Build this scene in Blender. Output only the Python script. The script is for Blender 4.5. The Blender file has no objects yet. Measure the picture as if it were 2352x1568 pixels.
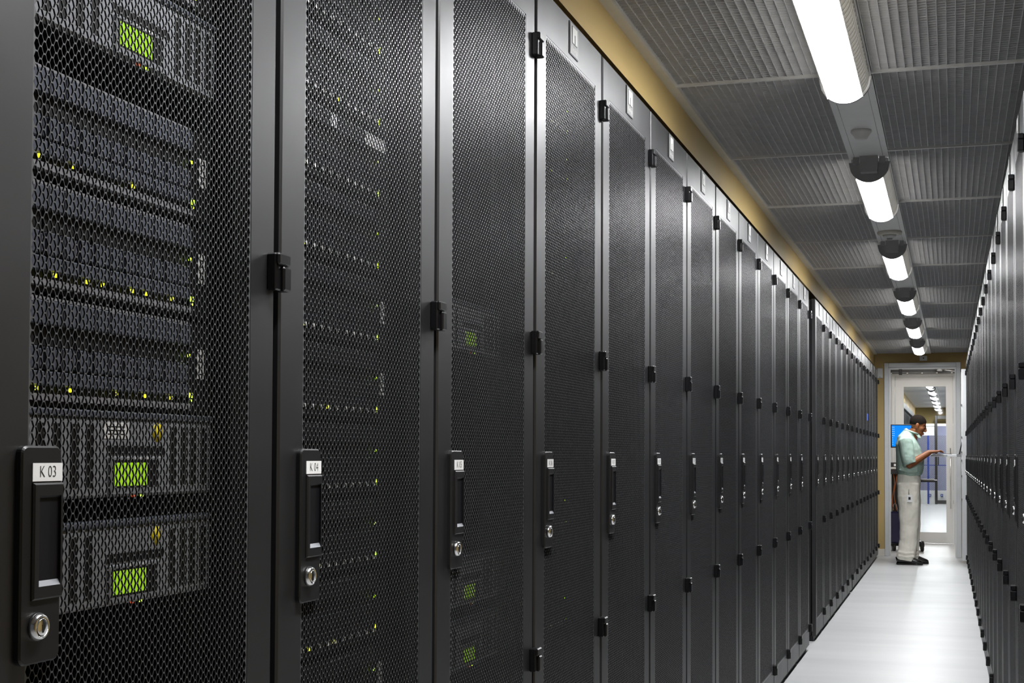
import bpy, bmesh, math, random
import numpy as np
from mathutils import Matrix, Vector, Euler

random.seed(7)
C = bpy.context.scene.collection
PI = math.pi
U = 0.61          # one cabinet width; the room is laid out in this unit
FZ = 1.98         # eye height above the floor, in units

# ------------------------------------------------------------------ camera, world, exposure
sc = bpy.context.scene
F_PX, YAW, PITCH, ROLL, CY = 3273.41445, 0.30017, 0.02911, 0.00433, 947.47169
cam_d = bpy.data.cameras.new('camera')
cam_d.sensor_fit = 'HORIZONTAL'; cam_d.sensor_width = 36.0
cam_d.lens = F_PX / 2352 * 36
cam_d.shift_x = 0.0
cam_d.shift_y = (CY - 784) / 2352
cam_d.clip_start = 0.02; cam_d.clip_end = 200
cam = bpy.data.objects.new('camera', cam_d); C.objects.link(cam)
fw = Vector((-math.sin(YAW) * math.cos(PITCH), math.cos(YAW) * math.cos(PITCH), math.sin(PITCH)))
rt = Vector((math.cos(YAW), math.sin(YAW), 0)); up = rt.cross(fw)
r2 = rt * math.cos(ROLL) + up * math.sin(ROLL); u2 = -rt * math.sin(ROLL) + up * math.cos(ROLL)
cm = Matrix((r2, u2, -fw)).transposed().to_4x4(); cm.translation = Vector((0, 0, FZ * U))
cam.matrix_world = cm
sc.camera = cam

w = bpy.data.worlds.new('world'); sc.world = w; w.use_nodes = True
w.node_tree.nodes['Background'].inputs[0].default_value = (0.6, 0.65, 0.75, 1)
w.node_tree.nodes['Background'].inputs[1].default_value = 0.10
sc.view_settings.view_transform = 'Standard'; sc.view_settings.look = 'None'
sc.view_settings.gamma = 1.0; sc.view_settings.use_curve_mapping = False
sc.view_settings.exposure = 0.0
try:
    cy = sc.cycles
    cy.max_bounces = 6; cy.diffuse_bounces = 3; cy.glossy_bounces = 3; cy.transmission_bounces = 4
    cy.transparent_max_bounces = 6; cy.caustics_reflective = False; cy.caustics_refractive = False
    cy.sample_clamp_indirect = 3.0
    cy.use_denoising = True
    cy.use_light_tree = True
except Exception:
    pass
LENS_POWER = 105.0
SIDE_POWER = 4.0

# ------------------------------------------------------------------ materials
def mat(name, col, rough=0.5, metal=0.0, spec=0.5, emit=None, estr=0.0, noise=0.0, nscale=20.0, bump=0.0, bscale=400.0, stretch=None, rvar=0.0, coat=0.0):
    m = bpy.data.materials.new(name); m.use_nodes = True
    nt = m.node_tree; b = nt.nodes['Principled BSDF']
    b.inputs['Base Color'].default_value = (*col, 1); b.inputs['Roughness'].default_value = rough
    b.inputs['Metallic'].default_value = metal; b.inputs['Specular IOR Level'].default_value = spec
    if coat: b.inputs['Coat Weight'].default_value = coat; b.inputs['Coat Roughness'].default_value = 0.15
    if emit:
        b.inputs['Emission Color'].default_value = (*emit, 1); b.inputs['Emission Strength'].default_value = estr
    if noise or bump or rvar:
        tc = nt.nodes.new('ShaderNodeTexCoord'); mp = nt.nodes.new('ShaderNodeMapping')
        nt.links.new(tc.outputs['Object'], mp.inputs[0])
        if stretch: mp.inputs['Scale'].default_value = stretch
    if noise or rvar:
        n = nt.nodes.new('ShaderNodeTexNoise'); n.inputs['Scale'].default_value = nscale; n.inputs['Detail'].default_value = 4
        nt.links.new(mp.outputs[0], n.inputs['Vector'])
        if noise:
            r = nt.nodes.new('ShaderNodeValToRGB')
            r.color_ramp.elements[0].position = 0.3; r.color_ramp.elements[1].position = 0.7
            r.color_ramp.elements[0].color = (*[max(0, c * (1 - noise)) for c in col], 1)
            r.color_ramp.elements[1].color = (*[min(1, c * (1 + noise)) for c in col], 1)
            nt.links.new(n.outputs['Fac'], r.inputs[0]); nt.links.new(r.outputs[0], b.inputs['Base Color'])
        if rvar:
            q = nt.nodes.new('ShaderNodeMapRange'); q.inputs['To Min'].default_value = rough - rvar; q.inputs['To Max'].default_value = rough + rvar
            nt.links.new(n.outputs['Fac'], q.inputs['Value']); nt.links.new(q.outputs[0], b.inputs['Roughness'])
    if bump:
        n2 = nt.nodes.new('ShaderNodeTexNoise'); n2.inputs['Scale'].default_value = bscale; n2.inputs['Detail'].default_value = 2
        nt.links.new(mp.outputs[0], n2.inputs['Vector'])
        bp = nt.nodes.new('ShaderNodeBump'); bp.inputs['Strength'].default_value = bump; bp.inputs['Distance'].default_value = 0.001
        nt.links.new(n2.outputs['Fac'], bp.inputs['Height']); nt.links.new(bp.outputs[0], b.inputs['Normal'])
    return m

M = {
 'powder': mat('black_powder_coat', (0.012, 0.012, 0.0135), 0.43, 0, 0.7, noise=0.12, nscale=6, bump=0.07, bscale=1400, rvar=0.05),
 'mesh': mat('perforated_steel', (0.085, 0.087, 0.092), 0.36, 0, 0.75, noise=0.08, nscale=5),  # paler than the door coat: highlights on the struts put into the colour
 'edge': mat('hole_wall_shade', (0.010, 0.010, 0.011), 0.6, 0, 0.3, noise=0.1),  # hole walls of the same coat, darkened to paint in their shade
 'inner': mat('cabinet_black', (0.012, 0.012, 0.013), 0.6, 0, 0.3, noise=0.1),
 'hinge': mat('hinge_black', (0.005, 0.005, 0.006), 0.30, 0, 0.4, rvar=0.05),
 'plate': mat('handle_black', (0.012, 0.012, 0.013), 0.38, 0, 0.45, bump=0.1, bscale=1500, rvar=0.05),
 'recess': mat('handle_recess', (0.004, 0.004, 0.006), 0.5, 0, 0.3, noise=0.1),
 'chrome': mat('chrome', (0.78, 0.78, 0.78), 0.18, 1.0, rvar=0.05),
 'slot': mat('dark_slot', (0.004, 0.004, 0.004), 0.6, noise=0.1),
 'card': mat('white_card', (0.95, 0.95, 0.95), 0.5, noise=0.02),
 'ink': mat('black_ink', (0.012, 0.012, 0.012), 0.6, noise=0.1),
 'badge': mat('badge_grey', (0.24, 0.24, 0.24), 0.4, noise=0.04),
 'badge_w': mat('badge_white', (0.75, 0.75, 0.72), 0.4, noise=0.03),
 'badge_k': mat('badge_edge', (0.02, 0.02, 0.02), 0.5, noise=0.1),
 'tan': mat('tan_paint', (0.56, 0.405, 0.165), 0.55, 0, 0.3, noise=0.03, nscale=3, bump=0.08, bscale=300),
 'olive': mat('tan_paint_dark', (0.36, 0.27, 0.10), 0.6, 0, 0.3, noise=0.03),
 'floor': None,
 'ceil_back': mat('plenum_grey', (0.22, 0.22, 0.23), 0.7, noise=0.06),
 'wire': mat('louvre_grey', (0.80, 0.80, 0.81), 0.6, 0.0, 0.2, noise=0.05),
 'tee': mat('ceiling_tee_white', (0.88, 0.87, 0.85), 0.45, noise=0.03),
 'channel': mat('channel_white', (0.92, 0.92, 0.91), 0.4, noise=0.02),
 'white': mat('white_paint', (0.82, 0.82, 0.81), 0.45, noise=0.02, nscale=4),
 'cream': mat('cream_trim', (0.80, 0.77, 0.68), 0.5, noise=0.03),
 'alu': mat('aluminium_frame', (0.74, 0.75, 0.76), 0.35, 0.2, noise=0.02),
 'cap': mat('lamp_grey', (0.38, 0.38, 0.385), 0.5, noise=0.06),
 'lamp_white': mat('lamp_white', (0.72, 0.72, 0.71), 0.45, noise=0.03),
 'fin': mat('lamp_fin', (0.78, 0.77, 0.74), 0.35, noise=0.05),
 'lens': mat('lamp_lens', (0.9, 0.9, 0.9), 0.4, emit=(0.98, 0.99, 1.0), estr=LENS_POWER, noise=0.01),
 'side': mat('lamp_refractor', (0.9, 0.9, 0.9), 0.4, emit=(1.0, 0.98, 0.94), estr=SIDE_POWER, noise=0.01),
 'silver': mat('silver_bezel', (0.36, 0.375, 0.41), 0.4, 0.2, noise=0.06),
 'lilac': mat('carrier_grey', (0.135, 0.148, 0.19), 0.4, 0.15, noise=0.10, nscale=40),
 'carrier_dark': mat('carrier_black', (0.022, 0.023, 0.028), 0.4, 0.1, noise=0.15, nscale=40),
 'ridge': mat('bright_ridge', (0.42, 0.42, 0.46), 0.35, 0.3, noise=0.08),
 'lcd': mat('lcd_green', (0.2, 0.4, 0.01), 0.4, emit=(0.33, 0.62, 0.012), estr=0.75, noise=0.05),
 'led': mat('led_green', (0.4, 0.6, 0.02), 0.4, emit=(0.55, 1.0, 0.03), estr=4.0, noise=0.02),
 'ledy': mat('led_yellow', (0.6, 0.6, 0.02), 0.4, emit=(0.75, 0.8, 0.02), estr=1.8, noise=0.02),
 'ledr': mat('led_red', (0.6, 0.1, 0.02), 0.4, emit=(1.0, 0.12, 0.01), estr=1.0, noise=0.02),
 'gleam': mat('blue_gleam', (0.05, 0.1, 0.8), 0.4, emit=(0.08, 0.16, 1.0), estr=2.2, noise=0.02),
 'yellow': mat('yellow_sticker', (0.95, 0.78, 0.01), 0.5, noise=0.03),
 'screen': mat('screen_blue', (0.0, 0.1, 0.5), 0.3, emit=(0.0, 0.22, 0.95), estr=1.0, noise=0.03),
 'icon': mat('screen_icons', (0.7, 0.8, 0.9), 0.4, emit=(0.5, 0.8, 1.0), estr=1.0, noise=0.03),
 'navy': mat('navy_vinyl', (0.014, 0.012, 0.06), 0.35, noise=0.15),
 'rubber': mat('black_rubber', (0.008, 0.008, 0.008), 0.55, noise=0.1),
 'blackp': mat('black_plastic', (0.012, 0.012, 0.013), 0.4, noise=0.1),
 'orange': mat('orange_cable', (0.50, 0.13, 0.03), 0.45, noise=0.05),
 'blue': mat('blue_post', (0.015, 0.05, 0.32), 0.4, noise=0.05),
 'bluewall': mat('pale_blue_wall', (0.50, 0.54, 0.80), 0.6, noise=0.04),
 'galv': mat('galvanised_wire', (0.22, 0.20, 0.18), 0.45, 0.5, noise=0.1),
 'dkframe': mat('dark_bronze_frame', (0.022, 0.019, 0.016), 0.4, noise=0.1),
 'skin': mat('brown_skin', (0.25, 0.088, 0.032), 0.5, 0, 0.4, noise=0.10, nscale=25),
 'hair': mat('cropped_black_hair', (0.012, 0.009, 0.007), 0.95, 0, 0.08, noise=0.25, nscale=300, bump=0.5, bscale=500),
 'shirt': mat('sage_green_cotton', (0.40, 0.53, 0.46), 0.85, 0, 0.2, noise=0.05, nscale=30, bump=0.4, bscale=60),
 'khaki': mat('khaki_cotton', (0.90, 0.865, 0.76), 0.9, 0, 0.2, noise=0.04, nscale=20, bump=0.4, bscale=45),
 'leather': mat('black_leather', (0.010, 0.010, 0.010), 0.22, 0, 0.6, noise=0.1),
 'lip': mat('lips', (0.20, 0.065, 0.045), 0.45, noise=0.05),
 'eye': mat('eye', (0.30, 0.26, 0.23), 0.25, noise=0.03),
}
def floor_mat():
    m = bpy.data.materials.new('pale_vinyl_floor'); m.use_nodes = True; nt = m.node_tree; b = nt.nodes['Principled BSDF']
    tc = nt.nodes.new('ShaderNodeTexCoord'); mp = nt.nodes.new('ShaderNodeMapping'); mp.inputs['Scale'].default_value = (0.5, 2.2, 1)  # noise drawn out across the aisle: faint light reflections painted as bands
    nt.links.new(tc.outputs['Object'], mp.inputs[0])
    n = nt.nodes.new('ShaderNodeTexNoise'); n.inputs['Scale'].default_value = 1.6; n.inputs['Detail'].default_value = 5
    nt.links.new(mp.outputs[0], n.inputs['Vector'])
    r = nt.nodes.new('ShaderNodeValToRGB')
    r.color_ramp.elements[0].position = 0.3; r.color_ramp.elements[1].position = 0.7
    r.color_ramp.elements[0].color = (0.68, 0.69, 0.70, 1); r.color_ramp.elements[1].color = (0.78, 0.785, 0.79, 1)
    nt.links.new(n.outputs['Fac'], r.inputs[0])
    n2 = nt.nodes.new('ShaderNodeTexNoise'); n2.inputs['Scale'].default_value = 220; n2.inputs['Detail'].default_value = 3
    nt.links.new(tc.outputs['Object'], n2.inputs['Vector'])
    mx = nt.nodes.new('ShaderNodeMix'); mx.data_type = 'RGBA'; mx.blend_type = 'MULTIPLY'; mx.inputs[0].default_value = 0.16
    nt.links.new(r.outputs[0], mx.inputs[6]); nt.links.new(n2.outputs['Fac'], mx.inputs[7])
    nt.links.new(mx.outputs[2], b.inputs['Base Color'])
    b.inputs['Roughness'].default_value = 0.38; b.inputs['Specular IOR Level'].default_value = 0.4
    return m
M['floor'] = floor_mat()
def glass_mat():
    m = bpy.data.materials.new('door_glass'); m.use_nodes = True; nt = m.node_tree
    for n in list(nt.nodes): nt.nodes.remove(n)
    o = nt.nodes.new('ShaderNodeOutputMaterial'); mx = nt.nodes.new('ShaderNodeMixShader')
    t = nt.nodes.new('ShaderNodeBsdfTransparent'); t.inputs[0].default_value = (0.93, 0.95, 0.95, 1)
    g = nt.nodes.new('ShaderNodeBsdfGlossy'); g.inputs['Roughness'].default_value = 0.02
    fr = nt.nodes.new('ShaderNodeFresnel'); fr.inputs['IOR'].default_value = 1.45
    nt.links.new(fr.outputs[0], mx.inputs[0]); nt.links.new(t.outputs[0], mx.inputs[1]); nt.links.new(g.outputs[0], mx.inputs[2])
    nt.links.new(mx.outputs[0], o.inputs[0])
    return m
M['glass'] = glass_mat()

# ------------------------------------------------------------------ mesh builder (coordinates in units of U unless s is given)
class MB:
    def __init__(self, s=U): self.v = []; self.f = []; self.m = []; self.mats = []; self.s = s; self.smooth = set()
    def mi(self, m):
        if m not in self.mats: self.mats.append(m)
        return self.mats.index(m)
    def add(self, vs, fs, m, smooth=False):
        o = len(self.v); self.v += [tuple(v) for v in vs]; k = self.mi(m)
        for f in fs:
            if smooth: self.smooth.add(len(self.f))
            self.f.append(tuple(i + o for i in f)); self.m.append(k)
        return self
    def box(self, x0, x1, y0, y1, z0, z1, m):
        vs = [(x, y, z) for x in (x0, x1) for y in (y0, y1) for z in (z0, z1)]
        return self.add(vs, [(0, 1, 3, 2), (4, 6, 7, 5), (0, 4, 5, 1), (2, 3, 7, 6), (0, 2, 6, 4), (1, 5, 7, 3)], m)
    def cham(self, x0, x1, y0, y1, z0, z1, m, c):
        # box whose edges are chamfered by c
        vs = []; idx = {}
        for ix, x in enumerate((x0, x1)):
            for iy, y in enumerate((y0, y1)):
                for iz, z in enumerate((z0, z1)):
                    sx, sy, sz = (1 - 2 * ix) * c, (1 - 2 * iy) * c, (1 - 2 * iz) * c
                    idx[ix, iy, iz] = len(vs)
                    vs += [(x, y + sy, z + sz), (x + sx, y, z + sz), (x + sx, y + sy, z)]
        F = []
        for k, o in ((0, (1, 2)), (1, (0, 2)), (2, (0, 1))):
            for s in (0, 1):
                q = []
                for a, b in ((0, 0), (0, 1), (1, 1), (1, 0)):
                    key = [0, 0, 0]; key[k] = s; key[o[0]] = a; key[o[1]] = b; q.append(idx[tuple(key)] + k)
                F.append(tuple(q))
        for k in range(3):
            o = [i for i in range(3) if i != k]
            for a in (0, 1):
                for b in (0, 1):
                    k0 = [0, 0, 0]; k0[o[0]] = a; k0[o[1]] = b; k1 = list(k0); k1[k] = 1
                    i0, i1 = idx[tuple(k0)], idx[tuple(k1)]
                    F.append((i0 + o[0], i1 + o[0], i1 + o[1], i0 + o[1]))
        for key, i in idx.items(): F.append((i, i + 1, i + 2))
        return self.add(vs, F, m)
    def tube(self, pts, rad, m, n=10, ref=None, cap=True, smooth=True):
        # rad: list of r or (ra, rb); cross-section axes from a stable reference
        pts = [Vector(p) for p in pts]; N = len(pts); rings = []
        if not isinstance(rad, (list, tuple)): rad = [rad] * N
        ref = Vector(ref) if ref else None; prev = None
        vs = []
        for i, p in enumerate(pts):
            t = (pts[min(i + 1, N - 1)] - pts[max(i - 1, 0)]).normalized()
            if ref: b = (ref - t * ref.dot(t)).normalized()
            elif prev is None:
                b = t.orthogonal().normalized()
            else: b = (prev - t * prev.dot(t)).normalized()
            prev = b; c = t.cross(b); r = rad[i]; ra, rb = (r if isinstance(r, (list, tuple)) else (r, r))
            for k in range(n):
                a = 2 * PI * k / n; vs.append(p + b * (ra * math.cos(a)) + c * (rb * math.sin(a)))
        fs = [(i * n + k, i * n + (k + 1) % n, (i + 1) * n + (k + 1) % n, (i + 1) * n + k) for i in range(N - 1) for k in range(n)]
        self.add(vs, fs, m, smooth)
        if cap:
            o = len(self.v) - len(vs); k = self.mi(m)
            self.f.append(tuple(o + j for j in reversed(range(n)))); self.m.append(k)
            self.f.append(tuple(o + (N - 1) * n + j for j in range(n))); self.m.append(k)
        return self
    def lathe(self, prof, center, axis, m, n=24, smooth=True):
        ax = Vector(axis).normalized(); b = ax.orthogonal().normalized(); c = ax.cross(b); ce = Vector(center); vs = []
        for r, h in prof:
            for k in range(n):
                a = 2 * PI * k / n; vs.append(ce + ax * h + b * (r * math.cos(a)) + c * (r * math.sin(a)))
        N = len(prof)
        fs = [(i * n + k, i * n + (k + 1) % n, (i + 1) * n + (k + 1) % n, (i + 1) * n + k) for i in range(N - 1) for k in range(n)]
        fs += [tuple(reversed(range(n))), tuple((N - 1) * n + k for k in range(n))]
        return self.add(vs, fs, m, smooth)
    def ball(self, c, r, m, n=16, rot=None):
        rx, ry, rz = r if isinstance(r, (list, tuple)) else (r, r, r); R_ = rot or Matrix.Identity(3)
        vs = []; h = n // 2
        for i in range(h + 1):
            th = PI * i / h
            for k in range(n):
                a = 2 * PI * k / n
                vs.append(Vector(c) + R_ @ Vector((rx * math.sin(th) * math.cos(a), ry * math.sin(th) * math.sin(a), rz * math.cos(th))))
        fs = [(i * n + k, (i + 1) * n + k, (i + 1) * n + (k + 1) % n, i * n + (k + 1) % n) for i in range(h) for k in range(n)]
        return self.add(vs, fs, m, True)
    def prism(self, poly, axis, a0, a1, m):
        # poly of 2D points in the two other axes, extruded along axis from a0 to a1
        def P(q, a):
            return {0: (a, q[0], q[1]), 1: (q[0], a, q[1]), 2: (q[0], q[1], a)}[axis]
        n = len(poly); vs = [P(q, a0) for q in poly] + [P(q, a1) for q in poly]
        return self.add(vs, [tuple(reversed(range(n))), tuple(range(n, 2 * n))] + [(i, (i + 1) % n, n + (i + 1) % n, n + i) for i in range(n)], m)
    def text(self, s, size, loc, rot, m, sx=1.0, align='CENTER', depth=0.0):
        # lettering as flat mesh; size, loc in builder units
        cu = bpy.data.curves.new('lettering', 'FONT'); cu.body = s; cu.align_x = align; cu.align_y = 'CENTER'; cu.size = 1.0
        cu.resolution_u = 3; cu.offset = -0.012
        o = bpy.data.objects.new('lettering', cu); C.objects.link(o)
        dg = bpy.context.evaluated_depsgraph_get(); me = bpy.data.meshes.new_from_object(o.evaluated_get(dg))
        Rm = Euler(rot).to_matrix(); L = Vector(loc)
        vs = [L + Rm @ Vector((v.co.x * size * sx, v.co.y * size, 0)) for v in me.vertices]
        fs = [tuple(p.vertices) for p in me.polygons]
        bpy.data.objects.remove(o); bpy.data.curves.remove(cu); bpy.data.meshes.remove(me)
        return self.add(vs, fs, m)
    def mesh(self, name, fix=True):
        me = bpy.data.meshes.new(name); s = self.s
        me.from_pydata([(x * s, y * s, z * s) for x, y, z in self.v], [], self.f)
        for m in self.mats: me.materials.append(M[m] if isinstance(m, str) else m)
        me.polygons.foreach_set('material_index', self.m)
        if self.smooth: me.polygons.foreach_set('use_smooth', [i in self.smooth for i in range(len(self.f))])
        me.validate(); me.update()
        if fix:
            bm = bmesh.new(); bm.from_mesh(me); bmesh.ops.recalc_face_normals(bm, faces=bm.faces); bm.to_mesh(me); bm.free()
        return me

def link(name, me, parent=None, loc=(0, 0, 0), rot=None, s=U, label=None):
    o = bpy.data.objects.new(name, me); C.objects.link(o)
    if parent: o.parent = parent
    o.location = Vector(loc) * s
    if rot: o.rotation_euler = rot
    if label: o['label'] = label
    return o
def tag(o, label, cat, group=None):
    o['label'] = label; o['category'] = cat
    if group: o['group'] = group
    return o
def thing(name, label, cat, loc=(0, 0, 0), rot=None, group=None, s=U):
    o = bpy.data.objects.new(name, None); o.empty_display_size = 0.1; C.objects.link(o); o.location = Vector(loc) * s
    if rot: o.rotation_euler = rot
    return tag(o, label, cat, group)
def struct(name, mb, parent=None):
    o = link(name, mb.mesh(name), parent)
    if not parent: o['kind'] = 'structure'
    return o

# ------------------------------------------------------------------ the setting
ZC = 4.00                     # ceiling height
LX, BX = -1.405, -1.49        # left door plane, bulkhead face
YW = 29.2                     # end wall
struct('floor', MB().box(-3.4, 2.4, -4, 66, -0.2, 0, 'floor'))
struct('wall_left', MB().box(-1.72, BX, -4, YW, 3.785, ZC + 0.3, 'tan'))
struct('wall_outer', MB().box(-3.4, -3.25, -4, YW, 0, ZC + 0.3, 'tan'))
struct('wall_right', MB().box(2.2, 2.4, -4, YW, 0, ZC + 0.3, 'tan'))
# end wall round the doorway
DX0, DX1, DZ = -1.30, 0.150, 3.82
struct('wall_end', MB().box(-3.4, DX0, YW, YW + .2, 0, ZC + .3, 'tan').box(DX1, 2.4, YW, YW + .2, 0, ZC + .3, 'tan').box(DX0, DX1, YW, YW + .2, DZ, ZC + .3, 'tan'))
struct('baseboard_end', MB().box(-3.2, DX0 - .002, YW - .02, YW, 0, .14, 'cream').box(DX1 + .002, 2.2, YW - .02, YW, 0, .14, 'cream'))
d1 = MB()
fr = 0.085
for x0, x1, z0, z1 in ((DX0, DX0 + fr, 0, DZ), (DX1 - fr, DX1, 0, DZ), (DX0 + fr, DX1 - fr, DZ - fr, DZ)):
    d1.cham(x0, x1, YW - .03, YW + .23, z0, z1, 'alu', .006)
for x0, x1, z0, z1 in ((DX0 + fr, DX0 + fr + .03, 0, DZ - fr), (DX1 - fr - .03, DX1 - fr, 0, DZ - fr), (DX0 + fr + .03, DX1 - fr - .03, DZ - fr - .03, DZ - fr)):
    d1.box(x0, x1, YW + .06, YW + .14, z0, z1, 'alu')
struct('door_1', d1)

# ceiling: slab with open wire louvre panels hung in a white grid
CX = -0.535; CW = 0.13
XL0, XL1, XR0, XR1 = -1.455, CX - CW, CX + CW, 0.9
ceil = struct('ceiling', MB().box(-1.72, 2.4, -4, YW, ZC + 0.055, ZC + 0.3, 'ceil_back'))
def louvre(x0, x1, n=50):
    b = MB(); L = 2.0 - .03
    k = int(round((x1 - x0) / 0.0415))
    for i in range(k + 1):
        x = x0 + (x1 - x0) * i / k; b.box(x - .0015, x + .0015, 0.015, 1.985, 0.009, 0.020, 'wire')
    for j in range(n + 1):
        y = .015 + L * j / n; b.box(x0, x1, y - .0015, y + .0015, 0.010, 0.021, 'wire')
    return b.mesh('louvre_panel', fix=False)
lv_l, lv_r = louvre(XL0 + .02, XL1 - .005), louvre(XR0 + .005, XR1)
tees = MB()
Y0C = 7.69
for k in range(-5, 11):
    y = Y0C + 2 * k
    y1 = min(y + 2, YW)
    if y1 - y > 1.9:
        link('louvre_panel', lv_l, ceil, (0, y, ZC)); link('louvre_panel', lv_r, ceil, (0, y, ZC))
    else:
        sh = link('louvre_panel', lv_l, ceil, (0, y, ZC)); sh.scale = (1, (y1 - y) / 2, 1)
        sh = link('louvre_panel', lv_r, ceil, (0, y, ZC)); sh.scale = (1, (y1 - y) / 2, 1)
    tees.box(XL0, XL1, y - .010, y + .010, ZC - .004, ZC + .04, 'tee'); tees.box(XR0, XR1, y - .010, y + .010, ZC - .004, ZC + .04, 'tee')
link('grid_tees', tees.mesh('grid_tees'), ceil)
struct('trim_1', MB().box(CX - CW, CX + CW, -4, YW, ZC - .006, ZC + .05, 'channel')
       .box(CX - CW + .035, CX - CW + .038, -4, YW, ZC - .0075, ZC, 'cap').box(CX + CW - .038, CX + CW - .035, -4, YW, ZC - .0075, ZC, 'cap'))
struct('trim_2', MB().box(BX, XL0 + .018, -4, YW, ZC - .012, ZC + .02, 'cream'))

# ------------------------------------------------------------------ server cabinet kit (local x = out of the door, y = along the row, z up)
DW, DT, DB = 0.972, 3.662, 0.055
PY0, PY1, PZ0, PZ1 = 0.117, 0.863, 0.223, 3.502
def door_mesh():
    b = MB(); c = .005
    o = [(0, DB), (DW, DB), (DW, DT), (0, DT)]; i_ = [(PY0, PZ0), (PY1, PZ0), (PY1, PZ1), (PY0, PZ1)]
    oc = [(c, DB + c), (DW - c, DB + c), (DW - c, DT - c), (c, DT - c)]
    vs = [(0, *q) for q in oc] + [(0, *q) for q in i_] + [(-c, *q) for q in o] + [(-.042, *q) for q in o] + [(-.042, *q) for q in i_]
    F = []
    for k in range(4):
        j = (k + 1) % 4
        F += [(k, j, 4 + j, 4 + k), (8 + k, 8 + j, j, k), (12 + k, 12 + j, 8 + j, 8 + k), (4 + k, 4 + j, 16 + j, 16 + k), (16 + k, 16 + j, 12 + j, 12 + k)]
    b.add(vs, F, 'powder')
    return b.mesh('door')
def panel_mesh(cols=70, rows=159):
    W_, H_ = PY1 - PY0, PZ1 - PZ0
    cp = W_ / (cols + 1); vp = H_ / (rows + 1.0); e = .27 * cp; X = cp - e; t = .0030
    hexo = np.array([(X, 0), (e, vp / 2), (-e, vp / 2), (-X, 0), (-e, -vp / 2), (e, -vp / 2)])
    hexi = np.array([(X * .93, 0), (e * 1.0, vp * .435), (-e * 1.0, vp * .435), (-X * .93, 0), (-e * 1.0, -vp * .435), (e * 1.0, -vp * .435)])
    ctr = []
    for c in range(cols):
        for r in range(rows):
            ctr.append((PY0 + cp * (c + 1), PZ0 + vp * (r + .75 + (.5 if c % 2 else 0))))
    ctr = np.array(ctr); n = len(ctr)
    V = np.zeros((n, 18, 3))
    V[:, 0:6, 1:] = ctr[:, None, :] + hexo[None]; V[:, 6:12, 1:] = ctr[:, None, :] + hexi[None]
    V[:, 12:18, 1:] = ctr[:, None, :] + hexi[None]
    V[:, 0:12, 0] = -.0012; V[:, 12:18, 0] = -.0012 - t
    q = []
    for k in range(6):
        j = (k + 1) % 6; q += [(k, j, 6 + j, 6 + k), (6 + k, 6 + j, 12 + j, 12 + k)]
    F = (np.arange(n)[:, None, None] * 18 + np.array(q)[None]).reshape(-1, 4)
    V = V.reshape(-1, 3).tolist(); F = F.tolist()
    def quad(pts):
        o = len(V)
        for y, z in pts: V.append([-.0012, y, z])
        F.append(list(range(o, o + len(pts))))
    for r in range(rows):          # left and right borders, scalloped by the holes
        for c, sgn, edge in ((0, -1, PY0), (cols - 1, 1, PY1)):
            cy_ = PY0 + cp * (c + 1); cz = PZ0 + vp * (r + .75 + (.5 if c % 2 else 0))
            a, b_ = (edge, cz + vp / 2), (edge, cz - vp / 2)
            pts = [b_, (cy_ + sgn * e, cz - vp / 2), (cy_ + sgn * X, cz), (cy_ + sgn * e, cz + vp / 2), a]
            quad(pts if sgn < 0 else pts[::-1])
    for c in range(cols):
        cy_ = PY0 + cp * (c + 1); off = .5 if c % 2 else 0
        lo = PZ0 + vp * (.25 + off); hi = PZ0 + vp * (rows + .25 + off)
        quad([(cy_ - cp + (0 if False else e), PZ0), (cy_ + e, PZ0), (cy_ + e, lo), (cy_ - e, lo), (cy_ - cp + e, lo + vp / 2 if off == 0 else lo + vp / 2)])
        quad([(cy_ - cp + e, hi - vp / 2), (cy_ - e, hi), (cy_ + e, hi), (cy_ + e, PZ1), (cy_ - cp + e, PZ1)])
    me = bpy.data.meshes.new('perforated_panel')
    me.from_pydata([(x * U, y * U, z * U) for x, y, z in V], [], F); me.materials.append(M['mesh']); me.materials.append(M['edge'])
    mi = np.zeros(len(F), dtype=np.int32); mi[1:n * 12:2] = 1
    me.polygons.foreach_set('material_index', mi)
    me.update(); return me
def body_mesh():
    b = MB(); a0, a1 = -.010, .982; x0, x1 = -1.62, -.052; z0, z1 = .06, 3.655
    b.box(x0, x1, a0, a0 + .012, z0, z1, 'inner').box(x0, x1, a1 - .012, a1, z0, z1, 'inner')
    b.box(x0, x1, a0 + .012, a1 - .012, z1 - .012, z1, 'inner').box(x0, x1, a0 + .012, a1 - .012, z0, z0 + .012, 'inner')
    b.box(x0, x0 + .012, a0 + .012, a1 - .012, z0 + .012, z1 - .012, 'inner')
    for y0, y1 in ((a0 + .012, .055), (.917, a1 - .012)): b.box(-.075, x1, y0, y1, z0 + .012, z1 - .012, 'inner')
    for y0, y1 in ((.055, .092), (.885, .917)): b.box(-.16, -.13, y0, y1, z0 + .012, z1 - .012, 'inner')
    return b.mesh('cabinet_body')
def plinth_mesh():
    return MB().box(-1.6, -.03, 0.0, .97, 0, .055, 'inner').mesh('plinth')
def hinge_mesh():
    b = MB(); c = .004
    b.cham(0, .022, .935, .986, 0, .08, 'hinge', .003)
    b.cham(0, .030, .936, .992, .0545, .0805, 'hinge', c)
    b.cham(0, .031, .958, .993, -.0005, .0525, 'hinge', c)
    return b.mesh('hinge')
def rrect(y0, y1, z0, z1, r, n=5):
    p = []
    for cy_, cz, a in ((y1 - r, z1 - r, 0), (y0 + r, z1 - r, 90), (y0 + r, z0 + r, 180), (y1 - r, z0 + r, 270)):
        for k in range(n + 1):
            t = math.radians(a + 90 * k / n); p.append((cy_ + r * math.cos(t), cz + r * math.sin(t)))
    return p
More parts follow.
